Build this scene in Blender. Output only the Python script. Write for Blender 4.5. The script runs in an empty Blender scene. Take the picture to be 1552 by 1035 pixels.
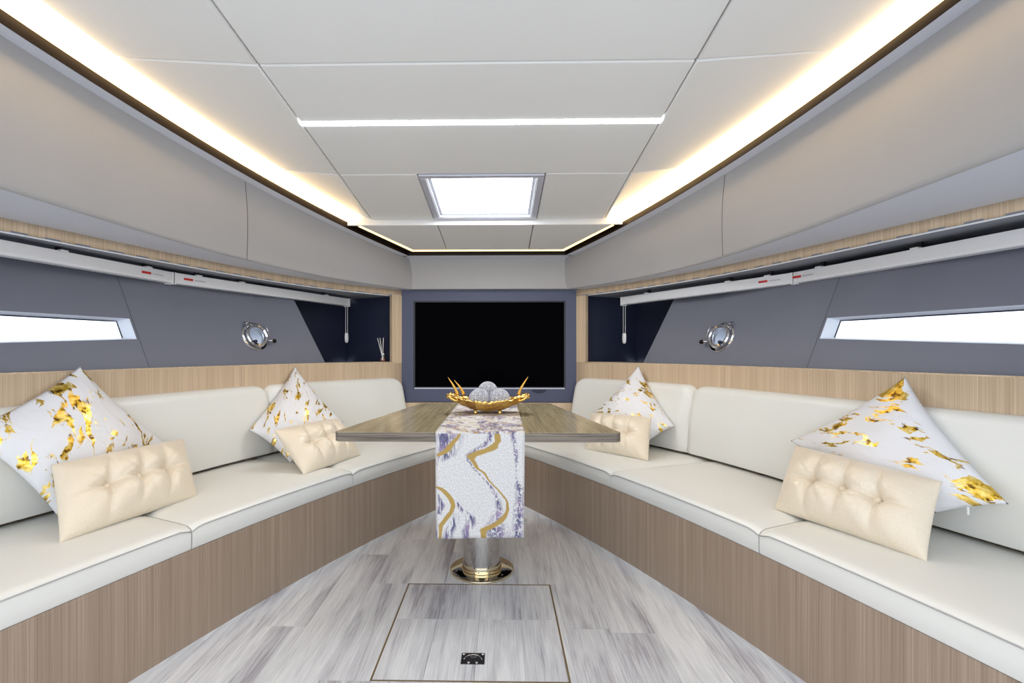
import bpy, bmesh, math, random
from mathutils import Vector, Matrix
random.seed(7)
S = bpy.context.scene
COL = S.collection
PI = math.pi

# ------------------------------------------------------------------ camera, world, exposure
H = 1.05
cam_d = bpy.data.cameras.new('camera')
cam = bpy.data.objects.new('camera', cam_d); COL.objects.link(cam)
cam.location = (0.085, 0, H); cam.rotation_euler = (PI/2, 0, 0.018)
cam_d.sensor_width = 36; cam_d.lens = 36*740/1552
cam_d.shift_x = (776-745.7)/1552; cam_d.shift_y = (533-517.5)/1552
cam_d.clip_start = 0.02
S.camera = cam
W_ = bpy.data.worlds.new('daylight'); S.world = W_; W_.use_nodes = True
bg = W_.node_tree.nodes['Background']
bg.inputs[0].default_value = (0.85, 0.92, 1.0, 1); bg.inputs[1].default_value = 2.5
S.view_settings.view_transform = 'Standard'; S.view_settings.look = 'None'
S.view_settings.exposure = 0.0; S.view_settings.gamma = 1.0
S.view_settings.use_curve_mapping = False

# ------------------------------------------------------------------ material helpers
class N:
    """small wrapper round a node tree"""
    def __init__(s, name):
        s.m = bpy.data.materials.new(name); s.m.use_nodes = True
        s.t = s.m.node_tree; s.p = s.t.nodes['Principled BSDF']; s.out = s.t.nodes['Material Output']
    def n(s, typ, **kw):
        nd = s.t.nodes.new('ShaderNode'+typ)
        for k, v in kw.items():
            if k.startswith('_'): setattr(nd, k[1:], v)
        for k, v in kw.items():
            if not k.startswith('_'):
                key = int(k[1:]) if k[0] == 'i' and k[1:].isdigit() else k
                s.set(nd.inputs[key], v)
        return nd
    def set(s, inp, v):
        if isinstance(v, bpy.types.NodeSocket): s.t.links.new(v, inp)
        elif isinstance(v, bpy.types.Node): s.t.links.new(v.outputs[0], inp)
        else:
            if isinstance(v, tuple) and len(v) == 3 and inp.type == 'RGBA': v = v+(1,)
            inp.default_value = v
    def math(s, op, a, b=0.0, c=None, clamp=False):
        nd = s.t.nodes.new('ShaderNodeMath'); nd.operation = op; nd.use_clamp = clamp
        s.set(nd.inputs[0], a); s.set(nd.inputs[1], b)
        if c is not None: s.set(nd.inputs[2], c)
        return nd.outputs[0]
    def mix(s, f, a, b):
        nd = s.t.nodes.new('ShaderNodeMix'); nd.data_type = 'RGBA'
        s.set(nd.inputs[0], f); s.set(nd.inputs[6], a); s.set(nd.inputs[7], b)
        return nd.outputs[2]
    def ramp(s, f, *stops):
        nd = s.t.nodes.new('ShaderNodeValToRGB'); e = nd.color_ramp.elements
        while len(e) < len(stops): e.new(0.5)
        for el, (p, c) in zip(e, stops):
            el.position = p; el.color = c+(1,) if isinstance(c, tuple) else (c, c, c, 1)
        s.set(nd.inputs[0], f); return nd.outputs[0]
    def coord(s, which='Object', scale=(1, 1, 1), rot=(0, 0, 0), loc=(0, 0, 0)):
        tc = s.t.nodes.new('ShaderNodeTexCoord'); mp = s.t.nodes.new('ShaderNodeMapping')
        s.t.links.new(tc.outputs[which], mp.inputs[0])
        mp.inputs['Location'].default_value = loc; mp.inputs['Rotation'].default_value = rot
        mp.inputs['Scale'].default_value = scale
        return mp.outputs[0]
    def noise(s, vec, scale, detail=4, rough=0.5, dist=0.0):
        nd = s.t.nodes.new('ShaderNodeTexNoise'); s.set(nd.inputs['Vector'], vec)
        nd.inputs['Scale'].default_value = scale; nd.inputs['Detail'].default_value = detail
        nd.inputs['Roughness'].default_value = rough; nd.inputs['Distortion'].default_value = dist
        return nd.outputs[0]
    def bump(s, hgt, strength=0.2, dist=0.01):
        nd = s.t.nodes.new('ShaderNodeBump'); s.set(nd.inputs['Height'], hgt)
        nd.inputs['Strength'].default_value = strength; nd.inputs['Distance'].default_value = dist
        s.t.links.new(nd.outputs[0], s.p.inputs['Normal'])
    def P(s, **kw):
        for k, v in kw.items(): s.set(s.p.inputs[k.replace('_', ' ')], v)
        return s

def plain(name, col, rough=0.5, metal=0.0, spec=0.5, grain=0.0, gscale=300, var=0.0):
    a = N(name); a.P(Base_Color=col, Roughness=rough, Metallic=metal)
    a.p.inputs['Specular IOR Level'].default_value = spec
    if var:
        nz = a.noise(a.coord(), 3.0, 3)
        lo = tuple(c*(1-var) for c in col); hi = tuple(min(1, c*(1+var)) for c in col)
        a.P(Base_Color=a.ramp(nz, (0.3, lo), (0.7, hi)))
    if grain: a.bump(a.noise(a.coord(), gscale, 3), grain, 0.002)
    return a.m

def veneer(name, lo, hi, rough=0.45):
    a = N(name)
    v1 = a.noise(a.coord('UV', (230, 0.9, 1)), 1.0, 3, 0.7)
    v2 = a.noise(a.coord('UV', (34, 0.35, 1)), 1.0, 2, 0.5)
    v3 = a.noise(a.coord('UV', (650, 3, 1)), 1.0, 2, 0.6)
    f = a.math('ADD', a.math('MULTIPLY', v1, 0.55), a.math('ADD', a.math('MULTIPLY', v2, 0.25), a.math('MULTIPLY', v3, 0.2)))
    a.P(Base_Color=a.ramp(f, (0.36, lo), (0.62, hi)), Roughness=rough)
    a.bump(f, 0.05, 0.002)
    return a.m

def emit(name, col, strength):
    a = N(name); a.P(Base_Color=(0.8, 0.8, 0.8), Emission_Color=col, Emission_Strength=strength, Roughness=0.5)
    return a.m

M = {}
M['ceil'] = plain('ceiling_vinyl', (0.74, 0.74, 0.735), 0.36, grain=0.06, gscale=500)
M['backing'] = plain('ceiling_backing', (0.30, 0.29, 0.27), 0.8)
M['panel'] = plain('grey_padded_vinyl', (0.37, 0.365, 0.37), 0.5, grain=0.1, gscale=600, var=0.03)
M['soffit'] = plain('window_lit_grey_vinyl', (0.58, 0.60, 0.67), 0.42, grain=0.06, gscale=600)  # base lightened and blued, window light on the soffit put into its colour
M['hull'] = plain('slate_grey_liner', (0.155, 0.162, 0.205), 0.5, grain=0.1, gscale=500, var=0.04)
M['navy'] = plain('navy_liner', (0.010, 0.014, 0.038), 0.5)
M['surround'] = plain('slate_blue_lacquer', (0.065, 0.075, 0.135), 0.5, grain=0.05)
M['veneer'] = veneer('fine_line_oak_veneer', (0.46, 0.335, 0.215), (0.73, 0.575, 0.41))
M['bench'] = veneer('fine_line_shaded_veneer', (0.24, 0.17, 0.12), (0.44, 0.34, 0.26))  # darker copy of the wall veneer, the benches' shade put into its colour
M['black'] = plain('black_gloss_lacquer', (0.010, 0.006, 0.005), 0.30, spec=0.14)
M['white_gloss'] = plain('white_gloss_paint', (0.80, 0.82, 0.86), 0.3)
M['reveal'] = plain('white_window_reveal', (0.78, 0.82, 0.90), 0.45)
M['gasket'] = plain('black_rubber_gasket', (0.02, 0.025, 0.045), 0.5)
M['leather'] = plain('ivory_leather', (0.79, 0.79, 0.755), 0.36, grain=0.07, gscale=260, var=0.015)
M['piping'] = plain('grey_piping', (0.42, 0.42, 0.43), 0.5)
M['nichetop'] = plain('mid_grey_liner', (0.24, 0.25, 0.29), 0.5)
M['chrome'] = plain('polished_chrome', (0.58, 0.58, 0.60), 0.06, 1.0)
M['steel'] = plain('polished_steel_tube', (0.52, 0.50, 0.48), 0.10, 1.0)
M['brass'] = plain('polished_champagne_steel', (0.72, 0.64, 0.47), 0.08, 1.0)
M['alu'] = plain('white_aluminium', (0.72, 0.73, 0.76), 0.38)
M['plastic'] = plain('white_plastic', (0.78, 0.78, 0.78), 0.4)
M['red'] = plain('red_print', (0.55, 0.02, 0.02), 0.5)
M['greyprint'] = plain('grey_print', (0.50, 0.50, 0.54), 0.5)
M['dark'] = plain('black_plastic', (0.012, 0.012, 0.016), 0.35)
M['screen'] = plain('black_screen', (0.0012, 0.0012, 0.002), 0.08, spec=0.004)
M['gold'] = plain('beaten_gold', (0.83, 0.55, 0.17), 0.22, 1.0, grain=0.5, gscale=60)
M['goldhorn'] = plain('aged_gold', (0.72, 0.43, 0.10), 0.3, 1.0)
M['led'] = emit('warm_led_diffuser', (1.0, 0.67, 0.31), 7.4)
M['ledline'] = emit('warm_led_line', (1.0, 0.64, 0.20), 3.0)
M['cool'] = emit('cool_led_diffuser', (0.88, 0.95, 1.0), 14.0)
M['skypane'] = emit('daylit_acrylic', (0.92, 0.97, 1.0), 13.0)
M['frame_al'] = plain('satin_aluminium_frame', (0.56, 0.57, 0.66), 0.35, 0.2)
M['reed'] = plain('pale_reed', (0.80, 0.78, 0.74), 0.7)
M['amber'] = plain('amber_liquid', (0.55, 0.16, 0.05), 0.2)
M['satin'] = None

def glass_mat():
    a = N('clear_pane')
    tr = a.n('BsdfTransparent', Color=(0.97, 0.985, 1.0)); gl = a.n('BsdfGlossy', Roughness=0.02)
    mx = a.n('MixShader', i0=0.06, i1=tr, i2=gl)
    a.t.links.new(mx.outputs[0], a.out.inputs[0]); return a.m
M['glass'] = glass_mat()
def vial_mat():
    a = N('vial_glass')
    tr = a.n('BsdfTransparent', Color=(0.85, 0.88, 0.92)); gl = a.n('BsdfGlossy', Roughness=0.05)
    mx = a.n('MixShader', i0=0.25, i1=tr, i2=gl)
    a.t.links.new(mx.outputs[0], a.out.inputs[0]); return a.m
M['vial'] = vial_mat()

def floor_mat():
    a = N('washed_grey_oak')
    oi = a.n('ObjectInfo'); rnd = oi.outputs['Random']
    tc = a.n('TexCoord'); geo = a.n('NewGeometry')
    sep = a.n('VectorMath', _operation='MULTIPLY', i0=geo.outputs['Position'], i1=(1, 1, 1))
    off = a.n('CombineXYZ', X=a.math('MULTIPLY', rnd, 13.0), Y=a.math('MULTIPLY', rnd, 31.0), Z=0.0)
    pos = a.n('VectorMath', _operation='ADD', i0=sep, i1=off).outputs[0]
    def mp(sc):
        m = a.n('Mapping'); a.set(m.inputs[0], pos); m.inputs['Scale'].default_value = sc; return m.outputs[0]
    fine = a.noise(mp((170, 5.5, 1)), 1.0, 4, 0.65, 0.3)
    mid = a.noise(mp((16, 1.3, 1)), 1.0, 4, 0.6, 1.2)
    big = a.noise(mp((4.5, 0.9, 1)), 1.0, 3, 0.55, 0.6)
    f = a.math('ADD', a.math('MULTIPLY', fine, 0.30), a.math('ADD', a.math('MULTIPLY', mid, 0.34), a.math('MULTIPLY', big, 0.36)))
    f = a.math('ADD', f, a.math('MULTIPLY', a.math('SUBTRACT', rnd, 0.5), 0.035))
    c = a.ramp(f, (0.30, (0.25, 0.235, 0.27)), (0.39, (0.42, 0.415, 0.475)), (0.46, (0.65, 0.67, 0.72)), (0.56, (0.84, 0.87, 0.91)))
    vo = a.n('TexVoronoi', Vector=mp((5, 1.6, 1)), Scale=1.0)
    knot = a.ramp(vo.outputs['Distance'], (0.0, 0.55), (0.075, 1.0))
    mx = a.n('VectorMath', _operation='MULTIPLY', i0=c, i1=knot)
    a.P(Base_Color=mx.outputs[0], Roughness=0.34)
    a.bump(fine, 0.12, 0.002)
    return a.m
M['floor'] = floor_mat()
M['groove'] = plain('brown_floor_edge', (0.20, 0.145, 0.075), 0.5)

def table_mat(name, sc, rough=0.12, k=1.0):
    a = N(name)
    f = a.noise(a.coord('Object', sc), 1.0, 4, 0.65, 0.4)
    g = a.noise(a.coord('Object', tuple(x*0.22 for x in sc)), 1.0, 2, 0.5)
    h = a.math('ADD', a.math('MULTIPLY', f, 0.65), a.math('MULTIPLY', g, 0.35))
    a.P(Base_Color=a.ramp(h, (0.28, (0.17*k, 0.14*k, 0.09*k)), (0.5, (0.28*k, 0.24*k, 0.155*k)), (0.72, (0.40*k, 0.355*k, 0.245*k))), Roughness=rough)
    return a.m
M['tabletop'] = table_mat('olive_grey_lacquered_wood', (110, 3.0, 40), 0.16, 1.35)
def edge_mat():
    a = N('striped_edge_veneer')
    f = a.noise(a.coord('Object', (2.5, 2.5, 260)), 1.0, 4, 0.7, 0.3)
    a.P(Base_Color=a.ramp(f, (0.36, (0.05, 0.038, 0.03)), (0.5, (0.14, 0.11, 0.085)), (0.64, (0.29, 0.25, 0.205))), Roughness=0.5)
    return a.m
M['tableedge'] = edge_mat()

def foil_pillow(name, seed, sc=1.0):
    a = N(name)
    base = a.coord('UV', (sc, sc, 1), (0, 0, seed*1.7+0.4), (seed*3.1+0.7, seed*1.3+2.2, 0))
    warp = a.n('VectorMath', _operation='MULTIPLY_ADD')
    wn = a.n('TexNoise', Vector=base, Scale=3.0, Detail=3.0)
    a.set(warp.inputs[0], wn.outputs['Color']); warp.inputs[1].default_value = (0.28, 0.28, 0); a.set(warp.inputs[2], base)
    st = a.n('Mapping'); a.set(st.inputs[0], warp.outputs[0]); st.inputs['Scale'].default_value = (2.0, 6.0, 1)
    st.inputs['Rotation'].default_value = (0, 0, 0.7)
    streak = a.noise(st.outputs[0], 1.6, 7, 0.62, 0.6)
    region = a.noise(base, 2.6, 2, 0.4)
    dots = a.noise(base, 26, 2, 0.5)
    th = a.math('MULTIPLY', region, 0.42)
    v = a.math('ADD', a.math('MULTIPLY', streak, 0.8), a.math('ADD', th, a.math('MULTIPLY', dots, 0.06)))
    mask = a.ramp(v, (0.690, 0.0), (0.708, 1.0))
    tone = a.noise(base, 14, 4, 0.6)
    gold = a.ramp(tone, (0.38, (0.14, 0.07, 0.01)), (0.47, (0.80, 0.50, 0.04)), (0.60, (1.0, 0.78, 0.26)))
    a.P(Base_Color=a.mix(mask, (0.78, 0.78, 0.81), gold), Metallic=a.math('MULTIPLY', mask, 0.75), Roughness=a.math('MULTIPLY_ADD', mask, -0.42, 0.72))
    a.bump(a.noise(base, 4.0, 3, 0.5, 0.8), 0.35, 0.02)
    return a.m

def satin_mat():
    a = N('champagne_satin')
    w = a.noise(a.coord('UV', (90, 130, 1)), 1.0, 3, 0.6)
    b = a.noise(a.coord('UV', (4, 9, 1)), 1.0, 4, 0.55, 1.0)
    a.P(Base_Color=a.ramp(w, (0.3, (0.75, 0.65, 0.51)), (0.7, (0.85, 0.765, 0.63))), Roughness=0.34)
    a.p.inputs['Sheen Weight'].default_value = 0.15
    a.bump(a.math('ADD', a.math('MULTIPLY', b, 0.9), a.math('MULTIPLY', w, 0.05)), 0.22, 0.012)
    return a.m
M['satin'] = satin_mat()

def bead_mat():
    a = N('crystal_bead_shell')
    vo = a.n('TexVoronoi', Vector=a.coord('Object'), Scale=120.0)
    d = a.ramp(vo.outputs['Distance'], (0.30, 1.0), (0.72, 0.0))
    a.P(Base_Color=a.mix(d, (0.18, 0.19, 0.19), (0.90, 0.91, 0.89)), Roughness=0.35)
    a.bump(d, 0.8, 0.004); return a.m
M['bead'] = bead_mat()

def runner_mat():
    """marbled print: gold bands follow curves u = f(v), indigo speckle follows other curves"""
    a = N('marbled_jacquard')
    tc = a.n('TexCoord'); sx = a.n('SeparateXYZ', i0=tc.outputs['UV']); u, v = sx.outputs[0], sx.outputs[1]
    jig = a.noise(a.coord('UV', (9, 9, 1)), 1.0, 4, 0.6)
    uj = a.math('ADD', u, a.math('MULTIPLY', a.math('SUBTRACT', jig, 0.5), 0.035))
    def curve(pts):
        return a.ramp(v, *[(p, max(0.0, x)) for p, x in pts])
    def band(path, width, soft=0.25):
        if soft > 0.5: width = [(p, min(1, x*1.5)) for p, x in width]
        # path: (v, u) pairs, width: (v, halfwidth) pairs scaled by 4
        d = a.math('ABSOLUTE', a.math('SUBTRACT', uj, curve(path)))
        w = a.math('MULTIPLY', curve(width), 0.25)
        r = a.math('DIVIDE', d, a.math('ADD', w, 0.0001))
        return a.ramp(r, (1.0-soft, 1.0), (1.0, 0.0))
    def mx(x, y): return a.math('MAXIMUM', x, y)
    g1 = band([(0, .69), (.07, .70), (.135, .63), (.18, .49), (.21, .405), (.245, .41), (.33, .47), (.373, .547), (.435, .588), (.51, .676), (.593, .763), (.66, .81), (.73, .818), (.785, .784), (.853, .71), (.90, .60), (.927, .54), (1, .54)],
              [(0, .13), (.10, .18), (.16, .42), (.20, .34), (.24, .12), (.33, .10), (.40, .05), (.55, .05), (.66, .06), (.75, .09), (.85, .22), (.91, .30), (.94, .16), (1, .13)])
    g2 = band([(0, -.2), (.50, -.2), (.51, .03), (.55, .10), (.616, .17), (.684, .196), (.74, .176), (.81, .115), (.876, .06), (1, .045)],
              [(0, 0), (.50, 0), (.515, .16), (.60, .14), (.70, .12), (.80, .14), (.90, .10), (1, .06)])
    g3 = band([(0, .27), (.03, .25), (.085, .19), (.153, .13), (.20, .05), (.23, -.2), (1, -.2)],
              [(0, .06), (.05, .12), (.12, .18), (.19, .22), (.22, 0), (1, 0)])
    gold = mx(g1, mx(g2, g3))
    sp = a.noise(a.coord('UV', (30, 22, 1)), 1.0, 5, 0.62, 1.4)
    sp = a.ramp(sp, (0.455, 0.0), (0.50, 1.0))
    st = a.noise(a.coord('UV', (26, 5, 1), (0, 0, -0.35)), 1.0, 4, 0.6, 1.2)
    st = a.ramp(st, (0.45, 0.0), (0.51, 1.0))
    b1 = band([(0, .86), (.15, .90), (.30, .91), (.43, .91), (.55, .95), (.70, .945), (.85, .94), (1, .93)], [(0, .10), (.2, .10), (.32, .05), (.42, .04), (.5, .16), (.75, .22), (1, .24)], 0.8)
    b2 = band([(0, .12), (.10, .10), (.20, .12), (.28, .02), (1, -.2)], [(0, .75), (.12, .55), (.22, .35), (.29, .06), (.31, 0), (1, 0)], 0.8)
    b3 = band([(0, .62), (.06, .60), (.11, .54), (.16, .44), (.20, .36), (.25, .36), (.34, .44), (.5, .62), (.62, .70), (.72, .72), (.85, .68), (.93, .68), (1, .70)], [(0, .12), (.08, .14), (.15, .20), (.22, .07), (.34, .04), (.45, .05), (.6, .10), (.75, .16), (.86, .36), (.95, .55), (1, .5)], 0.8)
    b4 = band([(0, -.2), (.62, -.2), (.64, .23), (.72, .29), (.80, .40), (.86, .40), (.93, .34), (1, .34)], [(0, 0), (.63, 0), (.66, .06), (.78, .16), (.86, .22), (1, .14)], 0.7)
    b5 = band([(0, -.2), (.68, -.2), (.70, .21), (.78, .23), (.86, .20), (.93, .15), (1, .13)], [(0, 0), (.69, 0), (.74, .09), (.84, .16), (.92, .20), (1, .2)], 0.7)
    b6 = band([(0, -.2), (.56, -.2), (.58, .03), (.68, .07), (.80, .03), (1, .0)], [(0, 0), (.57, 0), (.62, .08), (.70, .14), (.85, .06), (1, .04)], 0.7)
    ind = mx(a.math('MULTIPLY', mx(b1, b3), sp), a.math('MULTIPLY', mx(b2, mx(b4, mx(b5, b6))), st))
    # table-top stretch of the print (v below zero): loose marbling
    top = a.math('LESS_THAN', v, -0.005)
    tn = a.noise(a.coord('UV', (3.2, 2.6, 1)), 1.0, 5, 0.6, 1.6)
    tband = a.ramp(tn, (0.50, 0.0), (0.56, 1.0), (0.66, 1.0), (0.70, 0.0))
    tind = a.math('MULTIPLY', tband, a.math('MAXIMUM', sp, st))
    tg = a.ramp(a.noise(a.coord('UV', (2.4, 4, 1), (0, 0, 0.4), (3, 1, 0)), 1.0, 3, 0.5, 1.5), (0.485, 0.0), (0.495, 1.0), (0.515, 1.0), (0.525, 0.0))
    ind = a.mix(top, ind, tind); gold = a.mix(top, gold, tg)
    weave = a.noise(a.coord('UV', (60, 60, 1)), 1.0, 4, 0.7)
    base = a.ramp(weave, (0.35, (0.50, 0.495, 0.51)), (0.6, (0.69, 0.685, 0.68)))
    indc = a.ramp(a.noise(a.coord('UV', (7, 7, 1)), 1.0, 2), (0.42, (0.065, 0.065, 0.17)), (0.6, (0.26, 0.19, 0.33)))
    c = a.mix(a.math('MULTIPLY', ind, 0.95), base, indc)
    c = a.mix(gold, c, (0.40, 0.265, 0.07))
    a.P(Base_Color=c, Roughness=0.72)
    a.bump(a.noise(a.coord('UV', (260, 260, 1)), 1.0, 2), 0.15, 0.001)
    return a.m
M['runner'] = runner_mat()

# ------------------------------------------------------------------ object helpers
WL = {}                                   # world location of every object's origin
def finish(o, parent):
    if parent is not None:
        o.parent = parent; o.location = Vector(WL[o.name]) - Vector(WL[parent.name])
def mesh(name, verts, faces, mat, parent=None, uv=None, smooth=False, bevel=0, seg=2, recalc=True, loc=None, angle=None, solid=0, solid_off=0.0, sub=0):
    verts = [Vector(v) for v in verts]
    if loc is None:
        lo = [min(v[i] for v in verts) for i in range(3)]; hi = [max(v[i] for v in verts) for i in range(3)]
        loc = Vector(((lo[0]+hi[0])/2, (lo[1]+hi[1])/2, lo[2]))
    loc = Vector(loc)
    me = bpy.data.meshes.new(name); me.from_pydata([tuple(v-loc) for v in verts], [], faces)
    if uv is not None:
        ul = me.uv_layers.new(name='UVMap')
        for poly in me.polygons:
            for li in poly.loop_indices: ul.data[li].uv = uv[me.loops[li].vertex_index]
    if recalc:
        bm = bmesh.new(); bm.from_mesh(me); bmesh.ops.recalc_face_normals(bm, faces=bm.faces); bm.to_mesh(me); bm.free()
    me.materials.append(mat)
    if smooth: me.polygons.foreach_set('use_smooth', [True]*len(me.polygons))
    if angle is not None:
        me.polygons.foreach_set('use_smooth', [True]*len(me.polygons)); me.set_sharp_from_angle(angle=angle)
    o = bpy.data.objects.new(name, me); COL.objects.link(o); o.location = loc; WL[o.name] = loc
    if solid:
        m = o.modifiers.new('solid', 'SOLIDIFY'); m.thickness = solid; m.offset = solid_off
    if bevel:
        m = o.modifiers.new('bevel', 'BEVEL'); m.width = bevel; m.segments = seg; m.limit_method = 'ANGLE'; m.angle_limit = 0.6
    if sub:
        m = o.modifiers.new('sub', 'SUBSURF'); m.levels = sub; m.render_levels = sub
    finish(o, parent); return o
def empty(name, loc, parent=None):
    o = bpy.data.objects.new(name, None); COL.objects.link(o); o.location = loc; WL[o.name] = Vector(loc)
    o.empty_display_size = 0.05; finish(o, parent); return o
def tag(o, label, cat, group=None):
    o['label'] = label; o['category'] = cat
    if group: o['group'] = group
    return o
def struct(o, label=None):
    o['kind'] = 'structure'
    if label: o['label'] = label
    return o

class MB:
    def __init__(s): s.v = []; s.f = []; s.uv = []
    def add(s, vs, fs, uvs=None):
        b = len(s.v); s.v += [Vector(v) for v in vs]; s.f += [tuple(i+b for i in f) for f in fs]
        s.uv += uvs if uvs is not None else [(v[0], v[1]) for v in vs]
        return s
    def box(s, c, d, mtx=None):
        vs = [Vector((x*d[0]/2, y*d[1]/2, z*d[2]/2)) for x in (-1, 1) for y in (-1, 1) for z in (-1, 1)]
        if mtx: vs = [mtx @ v for v in vs]
        vs = [v+Vector(c) for v in vs]
        return s.add(vs, [(0, 1, 3, 2), (4, 6, 7, 5), (0, 4, 5, 1), (2, 3, 7, 6), (0, 2, 6, 4), (1, 5, 7, 3)])
    def grid(s, P, uvs=None, close_u=False, close_v=False):
        nu, nv = len(P), len(P[0]); vs = [p for row in P for p in row]; fs = []
        for i in range(nu if close_u else nu-1):
            for j in range(nv if close_v else nv-1):
                a, b = i*nv+j, ((i+1) % nu)*nv+j
                c, d = ((i+1) % nu)*nv+(j+1) % nv, i*nv+(j+1) % nv
                fs.append((a, b, c, d))
        return s.add(vs, fs, [q for row in uvs for q in row] if uvs else None)
    def tube(s, pts, r, n=8, cap=True):
        pts = [Vector(p) for p in pts]; rs = r if isinstance(r, (list, tuple)) else [r]*len(pts); P = []
        ref = None
        for i, p in enumerate(pts):
            t = (pts[min(i+1, len(pts)-1)]-pts[max(i-1, 0)]).normalized()
            if ref is None:
                ref = Vector((0, 0, 1)) if abs(t.z) < 0.9 else Vector((1, 0, 0))
            a = t.cross(ref).normalized(); b = a.cross(t).normalized(); ref = b
            P.append([p+(a*math.cos(2*PI*k/n)+b*math.sin(2*PI*k/n))*rs[i] for k in range(n)])
        base = len(s.v); s.grid(P, close_v=True)
        if cap:
            s.f.append(tuple(base+k for k in range(n))); s.f.append(tuple(base+(len(pts)-1)*n+k for k in range(n)))
        return s
    def lathe(s, prof, n=32, mtx=None):
        """prof: (radius, z) list; axis z"""
        P = []
        for r, z in prof:
            row = [Vector((r*math.cos(2*PI*k/n), r*math.sin(2*PI*k/n), z)) for k in range(n)]
            P.append([mtx @ q for q in row] if mtx else row)
        base = len(s.v); s.grid(P, close_v=True)
        return s
    def prism(s, poly, zlo, zhi):
        n = len(poly); vs = [(x, y, zlo(x, y)) for x, y in poly]+[(x, y, zhi(x, y)) for x, y in poly]
        return s.add(vs, [tuple(range(n))[::-1], tuple(range(n, 2*n))]+[(i, (i+1) % n, n+(i+1) % n, n+i) for i in range(n)])
    def build(s, name, mat, parent=None, **kw):
        return mesh(name, s.v, s.f, mat, parent, uv=s.uv, **kw)

def frange(a, b, n): return [a+(b-a)*i/(n-1) for i in range(n)]

# ------------------------------------------------------------------ plan curves of the hull: half-breadth at distance y, per side
def make_curve(c, e, d0):
    def fn(d, sg):
        def raw(t): return sum(k*t**i for i, k in enumerate(c))+sg*(e[0]+e[1]*t)
        if d >= d0: return raw(d)
        m = (raw(d0+0.02)-raw(d0))/0.02; t = d0-d
        return raw(d0)-m*t+m*t*t/5.0
    return fn
cF = make_curve([1.4825, -0.2239, -0.01, -0.0097], [-0.0109, -0.0029], 1.4)       # bench front at the floor
cW0 = make_curve([2.8435, -1.2517, 0.4674, -0.0749], [-0.0128, -0.008], 1.5)
def cW(d, sg):                                                                    # veneered side wall
    t = min(1, max(0, (d-3.25)/0.6)); return cW0(d, sg)+sg*0.034*t*t*(3-2*t)
cUb = make_curve([1.5798, -0.3862, 0.2274, -0.0511], [-0.0583, 0.0142], 1.2)      # padded panel, bottom edge
cUt = make_curve([1.455, 0.0322, -0.0566, -0.0029], [-0.0124, -0.0023], 1.3)      # padded panel, top edge
def cT(d, sg): return cUt(d, sg)-0.056                                            # gloss trim
cC = make_curve([1.2748, 0.0656, -0.0805], [0.0239, -0.0199], 1.3)                # edge of the ceiling panels
AFT = -0.5
YW = 3.84                                                                         # forward bulkhead
Z_SEATB, Z_SEAT = 0.337, 0.43
Z_LEDGE, Z_BACK = 0.970, 0.85
Z_TB, Z_TT = 1.485, 1.5326
def zc(d): return H+1.1169-0.09*d          # main ceiling
def z4(d): return H+1.0829-0.09*d          # lowered forward row
def zr(d): return H+1.0637-0.09*d          # underside of the lip
SN = {-1: 'left', 1: 'right'}

def ruled(fa, fb, ds, n=2, vz=True):
    """grid between two curves fa(d), fb(d) -> Vector; uv = arc length, height"""
    P = []; U = []; s = 0; prev = None
    for d in ds:
        a, b = Vector(fa(d)), Vector(fb(d))
        if prev is not None: s += (a-prev).length
        prev = a; row = []; ur = []
        for j in range(n):
            t = j/(n-1); p = a.lerp(b, t); row.append(p); ur.append((s, p.z if vz else t*(b-a).length))
        P.append(row); U.append(ur)
    return MB().grid(P, U)

# ------------------------------------------------------------------ floor: planks round a lifting hatch
HX0, HX1, HY0, HY1 = -0.329, 0.303, 1.555, 2.20
floor = MB().prism([(-1.9, AFT), (1.9, AFT), (1.9, 4.1), (-1.9, 4.1)], lambda x, y: -0.05, lambda x, y: -0.012).build('floor', M['groove'])
struct(floor, 'washed grey oak plank floor running to the bow')
def plank_rects(x0, x1, y0, y1):
    """a plank rectangle minus the hatch opening"""
    g = 0.005; hx0, hx1, hy0, hy1 = HX0-g, HX1+g, HY0-g, HY1+g
    if x1 <= hx0 or x0 >= hx1 or y1 <= hy0 or y0 >= hy1: return [(x0, x1, y0, y1)]
    out = []
    if y0 < hy0: out.append((x0, x1, y0, hy0))
    if y1 > hy1: out.append((x0, x1, hy1, y1))
    a, b = max(y0, hy0), min(y1, hy1)
    if x0 < hx0: out.append((x0, hx0, a, b))
    if x1 > hx1: out.append((hx1, x1, a, b))
    return out
PWID = 0.165
def plank(r, parent, z=0.0, g=0.0004):
    x0, x1, y0, y1 = r
    if x1-x0 < 0.008 or y1-y0 < 0.01: return
    MB().box(((x0+x1)/2, (y0+y1)/2, z-0.006), (x1-x0-2*g, y1-y0-2*g, 0.012)).build('plank', M['floor'], parent)
cols = [(-1.32+PWID*i, -1.32+PWID*(i+1)) for i in range(16)]
for ci, (xa, xb) in enumerate(cols):
    y = AFT - random.random()*1.2
    while y < 3.9:
        y2 = y+1.22
        a, b = max(y, AFT), min(y2, 3.9)
        if b > a:
            for r in plank_rects(xa, xb, a, b): plank(r, floor)
        y = y2
hatch = empty('floor_hatch', ((HX0+HX1)/2, (HY0+HY1)/2, -0.006))
tag(hatch, 'square lift-out floor hatch with a flush black latch in the plank floor', 'floor hatch')
for x0, x1, y0, y1 in ((HX0-0.005, HX1+0.005, HY0-0.005, HY0+0.001), (HX0-0.005, HX1+0.005, HY1-0.001, HY1+0.005),
                       (HX0-0.005, HX0+0.001, HY0, HY1), (HX1-0.001, HX1+0.005, HY0, HY1)):
    MB().box(((x0+x1)/2, (y0+y1)/2, -0.006), (x1-x0, y1-y0, 0.0128)).build('edge_trim', M['groove'], hatch)
LX, LY = -0.010, 1.668                                              # latch
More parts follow.
